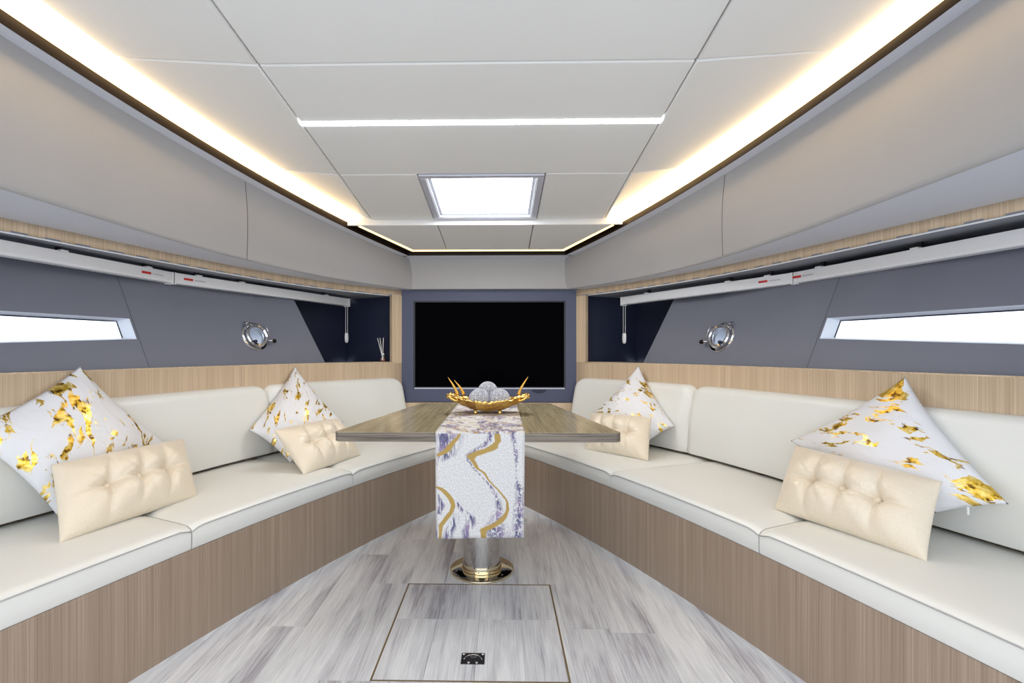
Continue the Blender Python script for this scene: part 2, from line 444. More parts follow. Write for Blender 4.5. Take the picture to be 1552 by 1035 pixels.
for xa, xb in cols:
    a, b = max(xa, HX0+0.001), min(xb, HX1-0.001)
    if b <= a: continue
    for y0, y1 in ((HY0+0.001, HY0+0.36), (HY0+0.36, HY1-0.001)):
        plank((a, b, y0, y1), hatch, -0.0003)
latch = MB().box((LX, LY, 0.0008), (0.080, 0.058, 0.003)).build('latch', M['dark'], hatch)
MB().tube([(LX+0.031*math.cos(t), LY-0.012+0.030*math.sin(t), 0.003) for t in frange(0.15, PI-0.15, 13)], 0.0022, 6).build('pull_ring', M['chrome'], latch, smooth=True)
MB().box((LX, LY+0.010, 0.003), (0.020, 0.009, 0.003)).build('catch', M['chrome'], latch)
for sx, sy in ((-1, 1), (1, 1), (-0.42, -1), (0.42, -1)):
    MB().lathe([(0.0, 0.0045), (0.0045, 0.004), (0.005, 0.001)], 12, Matrix.Translation((LX+sx*0.033, LY+sy*0.023, 0))).build('screw', M['chrome'], latch, smooth=True)

# ------------------------------------------------------------------ ceiling
BKX = 1.75
ceiling = MB().prism([(-BKX, AFT), (BKX, AFT), (BKX, 4.0), (-BKX, 4.0)], lambda x, y: zc(y)+0.062, lambda x, y: zc(y)+0.08).build('ceiling', M['backing'])
struct(ceiling, 'sloping ceiling of large off-white upholstered panels')
SX = 0.736
GP = 0.0022
Y1, Y2, Y3, Y4 = 1.637, 1.995, 2.46, 3.09
CANT = 0.030  # outboard upward tilt added to the side panels so they catch the cove glow
def zside(x, y): return zc(y)+CANT*max(0, (abs(x)-SX)/(cC2(y, 1 if x > 0 else -1)-SX))
def cC2(d, sg): return 1.03*cC(d/1.03, sg)
def cpanel(poly, fz, name='ceiling_panel', thick=0.026, mat='ceil'):
    f2 = fz if fz is zside else (lambda x, y: fz(y))
    return MB().prism(poly, f2, lambda x, y: f2(x, y)+thick).build(name, M[mat], ceiling, bevel=0.007, seg=3, angle=0.7)
def rect(x0, x1, y0, y1): return [(x0+GP, y0+GP), (x1-GP, y0+GP), (x1-GP, y1-GP), (x0+GP, y1-GP)]
cpanel(rect(-SX, SX, AFT, 0.62), zc); cpanel(rect(-SX, SX, 0.62, Y1), zc)
cpanel(rect(-SX, SX, Y1, Y2-0.010), zc); cpanel(rect(-SX, SX, Y2+0.010, Y3), zc)
SK = (-0.337, 0.310)
cpanel(rect(-SX, SK[0], Y3, Y4), zc); cpanel(rect(SK[1], SX, Y3, Y4), zc)
for sg in (-1, 1):
    for y0, y1 in ((AFT, 0.62), (0.62, Y1), (Y1, Y3), (Y3, Y4)):
        ds = [d for d in frange(y0+GP, y1-GP, 10)]
        edge = [(sg*max(cC2(d, sg), SX+0.02), d) for d in ds]
        cpanel([(sg*(SX+GP), y0+GP)]+edge+[(sg*(SX+GP), y1-GP)], zside)
# step down to the forward row, and the forward row itself
def r4x(d, sg): return (0.80-0.46*(d-3.10)) + (0.012 if sg < 0 else -0.012)
MB().prism([(-cT(3.1, -1)-0.02, 3.092), (cT(3.1, 1)+0.02, 3.092), (cT(3.1, 1)+0.02, 3.104), (-cT(3.1, -1)-0.02, 3.104)], lambda x, y: z4(y)-0.001, lambda x, y: zc(y)+0.07).build('ceiling_step', M['ceil'], ceiling, bevel=0.004)
YB4 = 3.63
s0, s1 = -0.318, 0.292
cpanel([(-r4x(3.10, -1), 3.102), (s0-GP, 3.102), (s0-GP, YB4), (-r4x(YB4, -1), YB4)], z4)
cpanel([(s0+GP, 3.102), (s1-GP, 3.102), (s1-GP, YB4), (s0+GP, YB4)], z4)
cpanel([(s1+GP, 3.102), (r4x(3.10, 1), 3.102), (r4x(YB4, 1), YB4), (s1+GP, YB4)], z4)
# linear light across the middle panel
lin = MB().prism([(-0.734, Y2-0.011), (0.734, Y2-0.011), (0.734, Y2+0.011), (-0.734, Y2+0.011)], lambda x, y: zc(y)-0.003, lambda x, y: zc(y)+0.02).build('linear_ceiling_light', M['cool'])
tag(lin, 'slim cool white light bar recessed across the ceiling panels', 'light')
# cove lights: curved diffusers between ceiling panels and gloss trim
for sg in (-1, 1):
    P = []
    for d in frange(AFT, 3.095, 46):
        a = Vector((sg*(cC2(d, sg)-0.004), d, zc(d)+CANT+0.006)); b = Vector((sg*(cT(d, sg)+0.010), d, zr(d)+0.040)); row = []
        for j in range(11):
            t = j/10; p = a.lerp(b, t); p.z -= 0.014*math.sin(PI*t); row.append(p)
        P.append(row)
    o = MB().grid(P).build('cove_light', M['led'], smooth=True, solid=0.006, solid_off=1 if sg < 0 else -1)
    tag(o, 'long bright warm cove light above the padded lockers '+('on the reed diffuser side' if sg < 0 else 'facing the reed diffuser side'), 'light', 'cove lights along both sides')
P = [(-r4x(3.10, -1)-0.004, 3.095), (-r4x(YB4, -1)-0.002, YB4+0.004), (r4x(YB4, 1)+0.002, YB4+0.004), (r4x(3.10, 1)+0.004, 3.095)]
def off4(w):
    return [(-r4x(3.106, -1)-w, 3.106), (-r4x(YB4, -1)-w*0.7, YB4+w), (r4x(YB4, 1)+w*0.7, YB4+w), (r4x(3.106, 1)+w, 3.106)]
Q = off4(0.017)
P[0] = (P[0][0], 3.106); P[3] = (P[3][0], 3.106)
o = MB().grid([[Vector((x, y, z4(y)+0.003)) for x, y in P], [Vector((x, y, z4(y)-0.003)) for x, y in Q]]).build('bow_cove_light', M['ledline'], solid=0.003)
OUT = [(-cT(3.106, -1)-0.006, 3.106), (-cT(3.70, -1)-0.004, 3.708), (cT(3.70, 1)+0.004, 3.708), (cT(3.106, 1)+0.006, 3.106)]
MB().grid([[Vector((x, y, z4(y)+0.002)) for x, y in off4(0.015)], [Vector((x, y, z4(y)+0.005)) for x, y in OUT]]).build('gloss_border', M['black'], ceiling, solid=0.003)
tag(o, 'thin warm glowing light line round the ceiling edge above the television', 'light')

# ------------------------------------------------------------------ skylight
sky = MB()
SY0, SY1 = Y3+0.004, Y4-0.006
def ringrect(x0, x1, y0, y1, w, zlo, zhi):
    mb = MB()
    for a, b, c, d in ((x0, x1, y0, y0+w), (x0, x1, y1-w, y1), (x0, x0+w, y0+w, y1-w), (x1-w, x1, y0+w, y1-w)):
        mb.prism([(a, c), (b, c), (b, d), (a, d)], lambda x, y: zc(y)+zlo, lambda x, y: zc(y)+zhi)
    return mb
w3 = ringrect(SK[0]+0.003, SK[1]-0.003, SY0, SY1, 0.034, -0.006, 0.02).build('window_3', M['frame_al'], bevel=0.003)
struct(w3, 'square skylight with satin aluminium frame in the ceiling')
ringrect(SK[0]+0.037, SK[1]-0.037, SY0+0.034, SY1-0.034, 0.006, -0.002, 0.06).build('bead', M['white_gloss'], w3)
ringrect(SK[0]+0.043, SK[1]-0.043, SY0+0.040, SY1-0.040, 0.016, 0.012, 0.06).build('inner_frame', M['frame_al'], w3)
MB().prism([(SK[0]+0.04, SY0+0.04), (SK[1]-0.04, SY0+0.04), (SK[1]-0.04, SY1-0.04), (SK[0]+0.04, SY1-0.04)], lambda x, y: zc(y)+0.022, lambda x, y: zc(y)+0.029).build('pane', M['skypane'], w3)

# ------------------------------------------------------------------ side walls
HO, HK = 0.03, 0.36
YSEAM = {-1: 2.297, 1: 2.318}
def hull(d, z, sg, n=0.0): return Vector((sg*(cW(d, sg)+HO+HK*(z-Z_LEDGE)+1.8*max(0, z-1.425)+n), d, z))
def wz0(d): return H+0.060-0.085*(2.29-d)/1.0*0.62         # window sill line
def wz1(d): return H+0.157-0.004*(2.29-d)                  # window head line
PH = {-1: (2.96, 1.143), 1: (2.885, 1.135)}                 # porthole centres (y, z) on the hull
PR = 0.067
for sg in (-1, 1):
    X = lambda fn, d: sg*fn(d, sg)
    ds = frange(AFT, YW+0.02, 44)
    wall = ruled(lambda d: (X(cW, d), d, 0), lambda d: (X(cW, d), d, Z_LEDGE), ds).build('wall_'+SN[sg], M['veneer'], smooth=True, solid=0.012, solid_off=-1 if sg < 0 else 1, recalc=False)
    struct(wall, 'pale fine-line veneered side wall with a long niche above the seats')
    # ledge of the niche and its thin white edge
    MB().grid([[(X(cW, d)+sg*0.006, d, Z_LEDGE-0.004), (sg*(cW(d, sg)+0.62), d, Z_LEDGE-0.004)] for d in frange(AFT, 4.15, 46)]).build('niche_shelf', M['hull'], wall, solid=0.012, solid_off=0)
    MB().tube([(X(cW, d)+sg*0.003, d, Z_LEDGE) for d in frange(AFT, 3.78, 40)], 0.004, 6).build('shelf_edge', M['veneer'], wall, smooth=True)
    # upper rail
    ruled(lambda d: (X(cW, d), d, Z_TB), lambda d: (X(cW, d), d, Z_TT+0.004), ds).build('veneer_rail', M['veneer'], wall, smooth=True, solid=0.012, solid_off=-1 if sg < 0 else 1, recalc=False)
    MB().tube([(X(cW, d)-sg*0.001, d, Z_TB-0.002) for d in ds if d < 3.8], 0.0035, 6).build('rail_bead', M['white_gloss'], wall, smooth=True)
    # post next to the television
    ruled(lambda d: (X(cW, d)-sg*0.001, d, Z_LEDGE-0.01), lambda d: (X(cW, d)-sg*0.001, d, Z_TB+0.01), frange(3.775, YW+0.01, 6)).build('veneer_post', M['veneer'], wall, solid=0.03, solid_off=-1 if sg < 0 else 1, recalc=False)
    # niche ceiling
    MB().grid([[(X(cW, d), d, Z_TB+0.004), (sg*(cW(d, sg)+0.62), d, Z_TB+0.004)] for d in frange(AFT, 4.15, 46)]).build('niche_ceiling', M['nichetop'], wall, solid=0.008, solid_off=0)
    # navy end of the niche
    p0 = Vector((sg*(cW(3.82, sg)+0.004), 3.82, 0)); p1 = Vector((sg*1.20, 4.04, 0)); p2 = Vector((sg*1.62, 3.16, 0))
    for nm, a, b in (('niche_end_panel', p0, p1), ('niche_side_panel', p1, p2)):
        MB().grid([[a+Vector((0, 0, Z_LEDGE)), a+Vector((0, 0, Z_TB+0.004))], [b+Vector((0, 0, Z_LEDGE)), b+Vector((0, 0, Z_TB+0.004))]]).build(nm, M['navy'], wall, solid=0.006)
    # aft hull panel with the long window opening
    ys = YSEAM[sg]; wy0, wy1 = 0.35, ys-0.012
    mb = MB(); N0 = 30
    dsw = frange(wy0, wy1, N0)
    mb.grid([[hull(d, Z_LEDGE, sg), hull(d, wz0(d), sg)] for d in dsw])
    mb.grid([[hull(d, wz1(d), sg), hull(d, 1.425, sg), hull(d, Z_TB+0.006, sg)] for d in dsw])
    mb.grid([[hull(d, Z_LEDGE, sg), hull(d, 1.425, sg), hull(d, Z_TB+0.006, sg)] for d in frange(wy1, ys-0.0012, 2)])
    mb.grid([[hull(d, Z_LEDGE, sg), hull(d, 1.425, sg), hull(d, Z_TB+0.006, sg)] for d in frange(AFT, wy0, 8)])
    mb.build('hull_panel', M['hull'], wall, angle=0.5)
    MB().grid([[hull(d, Z_LEDGE, sg, 0.006), hull(d, 1.425, sg, 0.006), hull(d, Z_TB+0.006, sg, 0.006)] for d in (ys-0.010, ys+0.02)]).build('seam_backing', M['gasket'], wall)
    # front hull panel with the porthole hole
    pd, pz = PH[sg]; q = 0.085; ye = lambda z: 3.37-0.06*(z-Z_LEDGE)/0.45
    mb = MB()
    mb.grid([[hull(d, Z_LEDGE, sg), hull(d, 1.425, sg), hull(d, Z_TB+0.006, sg)] for d in frange(ys+0.0012, pd-q, 8)])
    mb.grid([[hull(d, Z_LEDGE, sg), hull(d, pz-q, sg)] for d in frange(pd-q, pd+q, 5)])
    mb.grid([[hull(d, pz+q, sg), hull(d, 1.425, sg), hull(d, Z_TB+0.006, sg)] for d in frange(pd-q, pd+q, 5)])
    zs = frange(Z_LEDGE, Z_TB+0.006, 12)
    mb.grid([[hull(pd+q+(ye(z)-pd-q)*t, z, sg) for z in zs] for t in frange(0, 1, 6)])
    mb.grid([[hull(ye(z), z, sg, 0), hull(ye(z), z, sg, 0.05)] for z in zs])          # thickness of the free edge
    dn = (hull(pd+0.05, pz, sg)-hull(pd-0.05, pz, sg)).length/0.1                      # metres per unit of y along the hull
    inner, outer = [], []
    for k in range(32):
        t = 2*PI*k/32; c, s_ = math.cos(t), math.sin(t); m = max(abs(c), abs(s_))
        outer.append(hull(pd+q*c/m, pz+q*s_/m, sg)); inner.append(hull(pd+PR*c/dn, pz+PR*s_, sg))
    mb.grid([outer, inner], close_v=True)
    mb.build('hull_panel', M['hull'], wall, angle=0.5)
    # long window
    win = empty('window_1' if sg < 0 else 'window_2', hull((wy0+wy1)/2, wz0(1.3), sg))
    struct(win, 'long narrow hull window with white reveal')
    dep = 0.060
    ix = 0.008
    def fr(d): return d
    rv = MB()
    rv.grid([[hull(d, wz1(d), sg), hull(min(d, wy1-ix), wz1(d)-0.012, sg, dep)] for d in dsw])
    rv.grid([[hull(d, wz0(d), sg), hull(min(d, wy1-ix), wz0(d)+0.004, sg, dep)] for d in dsw])
    rv.grid([[hull(wy1, z, sg), hull(wy1-ix, z2, sg, dep)] for z, z2 in ((wz0(wy1), wz0(wy1)+0.004), (wz1(wy1), wz1(wy1)-0.012))])
    rv.grid([[hull(wy0, z, sg), hull(wy0, z2, sg, dep)] for z, z2 in ((wz0(wy0), wz0(wy0)+0.004), (wz1(wy0), wz1(wy0)-0.012))])
    rv.build('reveal', M['reveal'], win)
    gk = [hull(d, wz1(d)-0.014, sg, dep-0.001) for d in dsw if d < wy1-ix]+[hull(wy1-ix, wz1(wy1)-0.014, sg, dep-0.001), hull(wy1-ix, wz0(wy1)+0.004, sg, dep-0.001)]
    MB().tube(gk, 0.0032, 6).build('gasket', M['gasket'], win)
    MB().grid([[hull(d, wz0(d), sg, dep+0.004), hull(d, wz1(d), sg, dep+0.004)] for d in frange(wy0-0.02, wy1, N0)]).build('pane', M['glass'], win)
    # padded locker panels above the niche, split by one vertical seam, and the soffit below them
    sx_ = 2.40 if sg < 0 else 2.36
    for a, b in ((AFT, sx_-0.0016), (sx_+0.0016, 3.79)):
        dd = frange(a, b, 26); P = []
        for d in dd:
            ub, ut = cUb(d, sg), cUt(d, sg); top = zr(d)+0.004
            prof = [(ub+0.05, Z_TT+0.006), (ub+0.014, Z_TT), (ub+0.006, Z_TT+0.002), (ub+0.0015, Z_TT+0.007), (ub, Z_TT+0.016)]
            for j in range(1, 7):
                t = j/6; prof.append((ub+(ut-ub)*t-0.010*math.sin(PI*t), Z_TT+0.016+(top-Z_TT-0.016)*t))
            prof += [(ut+0.05, top+0.002), (ut+0.05, top+0.14)]
            sh = 0.15*math.exp(-((d-sx_)/0.7)**2)*(1 if d < 3.7 else 0)
            P.append([(sg*(x+(cUb(d+sh*(1-min(1, max(0, (z-Z_TT)/(top-Z_TT)))), sg)-cUb(d, sg))), d+sh*(1-min(1, max(0, (z-Z_TT)/(top-Z_TT)))), z) for x, z in prof])
        MB().grid(P).build('upper_panel', M['panel'], wall, smooth=True, angle=1.0)
        MB().grid([[(sg*(cUb(d, sg)+0.010), d, Z_TT+0.003), (sg*(max(cUb(d, sg)+0.02, cW(d, sg)+0.004)), d, Z_TT+0.003)] for d in dd]).build('soffit_panel', M['soffit'], wall, solid=0.004, solid_off=0)
    P = []
    for o_ in (-0.02, 0.02):
        d = sx_+o_; ub, ut = cUb(d, sg), cUt(d, sg); top = zr(d)+0.004; row = []
        for t in frange(-0.03, 1, 10):
            z = Z_TT+0.016+(top-Z_TT-0.016)*t; fr_ = 1-(z-Z_TT)/(top-Z_TT); tt_ = max(0, t)
            row.append((sg*(ub+(ut-ub)*tt_-0.010*math.sin(PI*tt_)+0.005+(0.006 if t < 0 else 0)+cUb(d+0.15*fr_, sg)-cUb(d, sg)), d+0.15*fr_, z))
        P.append(row)
    MB().grid(P).build('seam_backing', M['gasket'], wall)
    # lip and gloss trim
    lp = MB().grid([[(sg*(cUt(d, sg)+0.008), d, zr(d)), (sg*(cT(d, sg)+0.003), d, zr(d)), (sg*(cT(d, sg)+0.003), d, zr(d)+0.006), (sg*(cUt(d, sg)+0.05), d, zr(d)+0.006)] for d in frange(AFT, 3.70, 40)])
    lp.build('lip', M['soffit'], wall, angle=0.6)
    tr = MB().grid([[(sg*(cT(d, sg)+0.004), d, zr(d)+0.0006), (sg*cT(d, sg), d, zr(d)+0.0006), (sg*cT(d, sg), d, zr(d)+0.041), (sg*(cT(d, sg)+0.012), d, zr(d)+0.041), (sg*(cT(d, sg)+0.012), d, zr(d)+0.007)] for d in frange(AFT, 3.702, 40)]).build('trim_1' if sg < 0 else 'trim_2', M['black'])
    struct(tr, 'glossy black trim strip under the cove light')

# ------------------------------------------------------------------ forward bulkhead
wf = MB().box((0, YW+0.09, 0.98), (1.5, 0.02, 1.96)).build('wall_front', M['veneer'])
struct(wf, 'forward bulkhead carrying the television')
def hole_panel(x0, x1, z0, z1, a0, a1, b0, b1, y, t):
    mb = MB()
    for p, q_, r, s_ in ((x0, x1, z0, b0), (x0, x1, b1, z1), (x0, a0, b0, b1), (a1, x1, b0, b1)):
        mb.box(((p+q_)/2, y+t/2, (r+s_)/2), (q_-p, t, s_-r))
    return mb
TX0, TX1, TZ0, TZ1 = -0.597, 0.587, 0.770, 1.4445
hole_panel(-0.73, 0.73, 0.654, 1.56, TX0-0.006, TX1+0.006, TZ0-0.014, TZ1+0.004, YW, 0.04).build('television_surround', M['surround'], wf)
MB().add([(-0.72, YW-0.012, 0.2), (0.72, YW-0.012, 0.2), (0.72, YW-0.012, 0.650), (-0.72, YW-0.012, 0.650), (-0.72, YW+0.05, 0.2), (0.72, YW+0.05, 0.2), (0.72, YW+0.05, 0.650), (-0.72, YW+0.05, 0.650)],
         [(0, 1, 2, 3), (3, 2, 6, 7), (4, 5, 6, 7)], [(-0.72, .2), (.72, .2), (.72, .65), (-.72, .65)]*2).build('veneer_panel', M['veneer'], wf)
ub0 = 3.79
MB().add([(-0.66, ub0, Z_TT+0.004), (0.65, ub0, Z_TT+0.004), (0.65, ub0, zr(ub0)+0.01), (-0.66, ub0, zr(ub0)+0.01), (-0.66, ub0+0.06, Z_TT+0.004), (0.65, ub0+0.06, Z_TT+0.004), (0.65, ub0+0.06, zr(ub0)+0.2), (-0.66, ub0+0.06, zr(ub0)+0.2)],
         [(0, 1, 2, 3), (4, 5, 6, 7), (0, 1, 5, 4), (3, 2, 6, 7), (0, 3, 7, 4), (1, 2, 6, 5)]).build('upper_panel', M['panel'], wf, bevel=0.006, seg=3)
MB().prism([(-cT(3.70, -1), 3.705), (cT(3.70, 1), 3.705), (0.66, 3.80), (-0.68, 3.80)], lambda x, y: zr(y), lambda x, y: zr(y)+0.008).build('lip', M['soffit'], wf)
t3 = MB().prism([(-cT(3.70, -1)-0.002, 3.702), (cT(3.70, 1)+0.002, 3.702), (cT(3.70, 1)+0.002, 3.716), (-cT(3.70, -1)-0.002, 3.716)], lambda x, y: zr(y)+0.0006, lambda x, y: zr(y)+0.041).build('trim_3', M['black'])
struct(t3, 'glossy black trim strip above the television wall')
# television
tv = empty('television', (0, YW+0.03, TZ0)); tag(tv, 'large black flat television set into the slate blue surround', 'television')
hole_panel(TX0-0.004, TX1+0.004, TZ0-0.004, TZ1+0.002, TX0+0.004, TX1-0.004, TZ0+0.002, TZ1-0.004, YW+0.008, 0.045).build('bezel', M['dark'], tv)
MB().box(((TX0+TX1)/2, YW+0.035, (TZ0+TZ1)/2), (TX1-TX0-0.004, 0.02, TZ1-TZ0-0.004)).build('screen', M['screen'], tv)
MB().box(((TX0+TX1)/2, YW+0.016, TZ0-0.009), (TX1-TX0+0.004, 0.02, 0.009)).build('lower_rail', M['frame_al'], tv)
# dark half-round pull in the surround
mb = MB(); n = 16
pts = [(0.385+0.058*math.cos(PI+PI*k/n), 0.752+0.030*math.sin(PI+PI*k/n)) for k in range(n+1)]
mb.add([(x, YW-0.0035, z) for x, z in pts]+[(x, YW+0.002, z) for x, z in pts], [tuple(range(n+1)), tuple(range(n+1, 2*n+2))]+[(i, (i+1) % (n+1), n+1+(i+1) % (n+1), n+1+i) for i in range(n+1)])
mb.build('finger_pull', M['navy'], wf)

# ------------------------------------------------------------------ benches, seat cushions, backrests
SIDE = {-1: 'on the reed diffuser side', 1: 'facing the reed diffuser side'}
def mid(a, b): return (Vector(a)+Vector(b))/2
SEATJ = [0.15, 1.735, 2.56, 3.80]
for sg in (-1, 1):
    ds = frange(AFT, 3.80, 50); P = []; U = []; s = 0; pv = None
    for d in ds:
        x = max(cF(d, sg), 0.012); a = Vector((sg*x, d, 0))
        if pv is not None: s += (a-pv).length
        pv = a
        bx_ = sg*(cW(d, sg)-0.004)
        P.append([a, (sg*x, d, Z_SEATB), (bx_, d, Z_SEATB), (bx_, d, 0)]); U.append([(s, 0), (s, Z_SEATB), (s, 0.8), (s, 1.2)])
    b = MB().grid(P, U, close_v=True)
    b.f += [(0, 1, 2, 3), tuple(len(b.v)-4+i for i in range(4))]
    o = b.build('bench_base', M['bench'], angle=0.8)
    tag(o, 'long veneered bench base '+SIDE[sg], 'bench', 'veneered bench bases')
    # seat cushions
    names = ['ivory seat cushion farthest from the television', 'middle ivory seat cushion of three', 'ivory seat cushion closest to the television']
    for ci in range(3):
        d0, d1 = SEATJ[ci]+0.0025, SEATJ[ci+1]-0.0025
        th = empty('seat_cushion', (sg*(cF((d0+d1)/2, sg)+0.2), (d0+d1)/2+0.1, Z_SEATB))
        tag(th, names[ci]+' '+SIDE[sg], 'seat cushion', 'ivory seat cushions')
        ns = 40; P = []; pipe = []
        for i in range(ns+1):
            s = i/ns; d = d0+(d1-d0)*s
            e = min(s, 1-s)*(d1-d0)                                   # distance from a cushion end
            if ci == 2 and s > 0.5: e = 1.0
            rnd = 0.012*math.sqrt(max(0, 1-min(1, e/0.05)**2)) if e < 0.05 else 0
            rnd = 0.012*(1-min(1, e/0.05))**2
            crown = 0.006*(1-(2*s-1)**4)
            F = Vector((sg*(max(cF(d, sg), 0.012)-0.004), d))
            db = min(d+0.26, 3.815)
            Bk = Vector((sg*(cW(db, sg)-0.03), db))
            L = (Bk-F).length; dr = (Bk-F)/L
            zt = Z_SEAT-rnd
            prof = [(0.006, Z_SEATB), (0.001, Z_SEATB+0.006), (0, Z_SEATB+0.04), (0, zt-0.016), (0.003, zt-0.011), (0.012, zt-0.003), (0.028, zt+0.002), (0.07, zt+0.004+crown), (L*0.5, zt+0.005+crown), (L-0.05, zt+0.004), (L, zt), (L, Z_SEATB)]
            row = []
            for t, z in prof:
                p = F+dr*t; row.append((p.x, p.y, z))
            P.append(row); q2 = F-dr*0.0012; pipe.append((q2.x, q2.y, zt-0.0145))
        b = MB().grid(P, close_v=True); nv = 12
        b.f += [tuple(range(nv)), tuple(len(b.v)-nv+i for i in range(nv))]
        b.build('cushion', M['leather'], th, angle=0.9)
        MB().tube(pipe, 0.0019, 6).build('piping', M['piping'], th, smooth=True)
    # backrests
    for bi, (d0, d1) in enumerate(((AFT, 2.925 if sg > 0 else 2.90), (2.93 if sg > 0 else 2.905, 3.80))):
        th = empty('backrest_cushion', (sg*(cW((d0+d1)/2, sg)-0.05), (d0+d1)/2, Z_SEAT))
        tag(th, ('long ivory backrest cushion of the main seats ' if bi == 0 else 'short ivory backrest cushion next to the television ')+SIDE[sg], 'backrest', 'ivory backrest cushions')
        ns = 70; P = []; seam0 = []; seam1 = []
        for i in range(ns+1):
            s = i/ns
            d = d0+(d1-d0)*s
            # denser stations near the ends for the rounded corners
            s = 0.5-0.5*math.cos(PI*s); d = d0+(d1-d0)*s
            e = min(d-d0, d1-d)
            R = 0.07
            drop = (R-math.sqrt(max(0, R*R-(R-e)**2))) if e < R else 0
            pin = 0.020*(1-min(1, e/0.05))**2
            sl = (cW(d+0.01, sg)-cW(d-0.01, sg))/0.02; k = math.sqrt(1+sl*sl)      # oblique thickness
            w = cW(d, sg)-0.003; zt = Z_BACK-drop
            tb = (0.085-pin)*k; tt = (0.058-pin*0.8)*k
            hh = zt-Z_SEAT
            prof = [(0, Z_SEAT+0.016), (tb*0.78, Z_SEAT+0.016), (tb*0.95, Z_SEAT+0.021), (tb, Z_SEAT+0.034)]
            for j in range(1, 8):
                t = j/8; prof.append((tb+(tt-tb)*t+0.016*math.sin(PI*t)*(1-pin/0.02), Z_SEAT+0.034+(hh-0.034-0.05)*t))
            for j in range(0, 7):
                a = PI/2*j/6; prof.append((tt-0.045*k*(1-math.cos(a))*min(1, tt/(0.045*k)), zt-0.05+0.05*math.sin(a)))
            prof.append((0, zt))
            P.append([(sg*(w-x), d, z) for x, z in prof])
            nv = len(prof)
        b = MB().grid(P, close_v=True)
        b.f += [tuple(range(nv)), tuple(len(b.v)-nv+i for i in range(nv))]
        b.build('cushion', M['leather'], th, angle=0.9)
        for row in ([P[0]] if bi == 1 else [])+([P[-1]] if bi == 0 else []):
            MB().tube(row[3:-1], 0.003, 6).build('piping', M['leather'], th, smooth=True)

# ------------------------------------------------------------------ table
ZT = 0.74
table = empty('dining_table', (0.0, 2.355, 0)); tag(table, 'trapezoid olive grey wooden table on a polished steel pedestal', 'table')
tp = [(-0.560, 1.895), (-0.545, 1.877), (0.528, 1.872), (0.546, 1.890), (0.380, 2.945), (-0.392, 2.945)]
def inset(poly, w):
    c = Vector((sum(p[0] for p in poly)/len(poly), sum(p[1] for p in poly)/len(poly)))
    return [tuple(c+(Vector(p)-c)*(1-w/0.55)) for p in poly]
MB().prism(inset(tp, 0.0005), lambda x, y: ZT-0.002, lambda x, y: ZT).build('tabletop', M['tabletop'], table, bevel=0.001)
MB().prism(tp, lambda x, y: ZT-0.037, lambda x, y: ZT-0.002).build('edge_band', M['tableedge'], table, bevel=0.001)
PC = Matrix.Translation((-0.006, 2.355, 0))
MB().lathe([(0.0, ZT-0.04), (0.15, ZT-0.04), (0.15, ZT-0.05), (0.0865, ZT-0.055)], 40, PC).build('top_plate', M['steel'], table, angle=0.6)
MB().lathe([(0.0865, 0.03), (0.0865, ZT-0.05)], 56, PC).build('pedestal', M['steel'], table, smooth=True)
MB().lathe([(0.0885, 0.010), (0.0935, 0.012), (0.0945, 0.016), (0.0945, 0.036), (0.0935, 0.040), (0.087, 0.040)], 56, PC).build('collar', M['brass'], table, angle=0.6)
fl = MB().lathe([(0.08, 0.011), (0.148, 0.011), (0.152, 0.009), (0.153, 0.005), (0.153, 0.0)], 64, PC).build('base_flange', M['brass'], table, angle=0.6)
for k in range(6):
    a = 2*PI*k/6+0.35
    MB().lathe([(0.0, 0.0135), (0.004, 0.0132), (0.006, 0.011)], 10, Matrix.Translation((-0.006+0.126*math.cos(a), 2.355+0.126*math.sin(a), 0))).build('screw', M['chrome'], fl, smooth=True)

# ------------------------------------------------------------------ table runner
RX0, RX1, RFY, RDROP = -0.166, 0.177, 1.874, 0.402
P = []; U = []
prof = [(2.952-0.02*j, ZT+0.0025, None) for j in range(0, 53)]
path = [(2.9545, ZT-0.10), (2.9545, ZT-0.02), (2.953, ZT-0.003), (2.949, ZT+0.0015)]
path += [(y, ZT+0.0025) for y in frange(2.93, RFY+0.012, 40)]
path += [(RFY+0.004, ZT+0.0018), (RFY-0.001, ZT-0.001), (RFY-0.004, ZT-0.006), (RFY-0.005, ZT-0.014)]
path += [(RFY-0.005, z) for z in frange(ZT-0.03, ZT-RDROP, 30)]
ln = [0.0]
for a, b in zip(path, path[1:]): ln.append(ln[-1]+math.hypot(b[0]-a[0], b[1]-a[1]))
fold = ln[46]
for i, (y, z) in enumerate(path):
    row = []; ur = []
    for j in range(25):
        u = j/24; x = RX0+(RX1-RX0)*u
        hang = max(0, (ZT-0.02-z)/RDROP) if y < 2 else 0
        wob = hang*(0.006*math.sin(5.2*u+0.6)+0.003*math.sin(11*u))
        xx = x+hang*0.004*(0.5-u)*2
        row.append((xx, y-wob-hang*0.004, z)); ur.append((u, (ln[i]-fold)/(ln[-1]-fold)))
    P.append(row); U.append(ur)
rn = MB().grid(P, U).build('table_runner', M['runner'], smooth=True, solid=0.0028, solid_off=0)
tag(rn, 'white marbled table runner with gold and indigo veins hanging off the table', 'table runner')

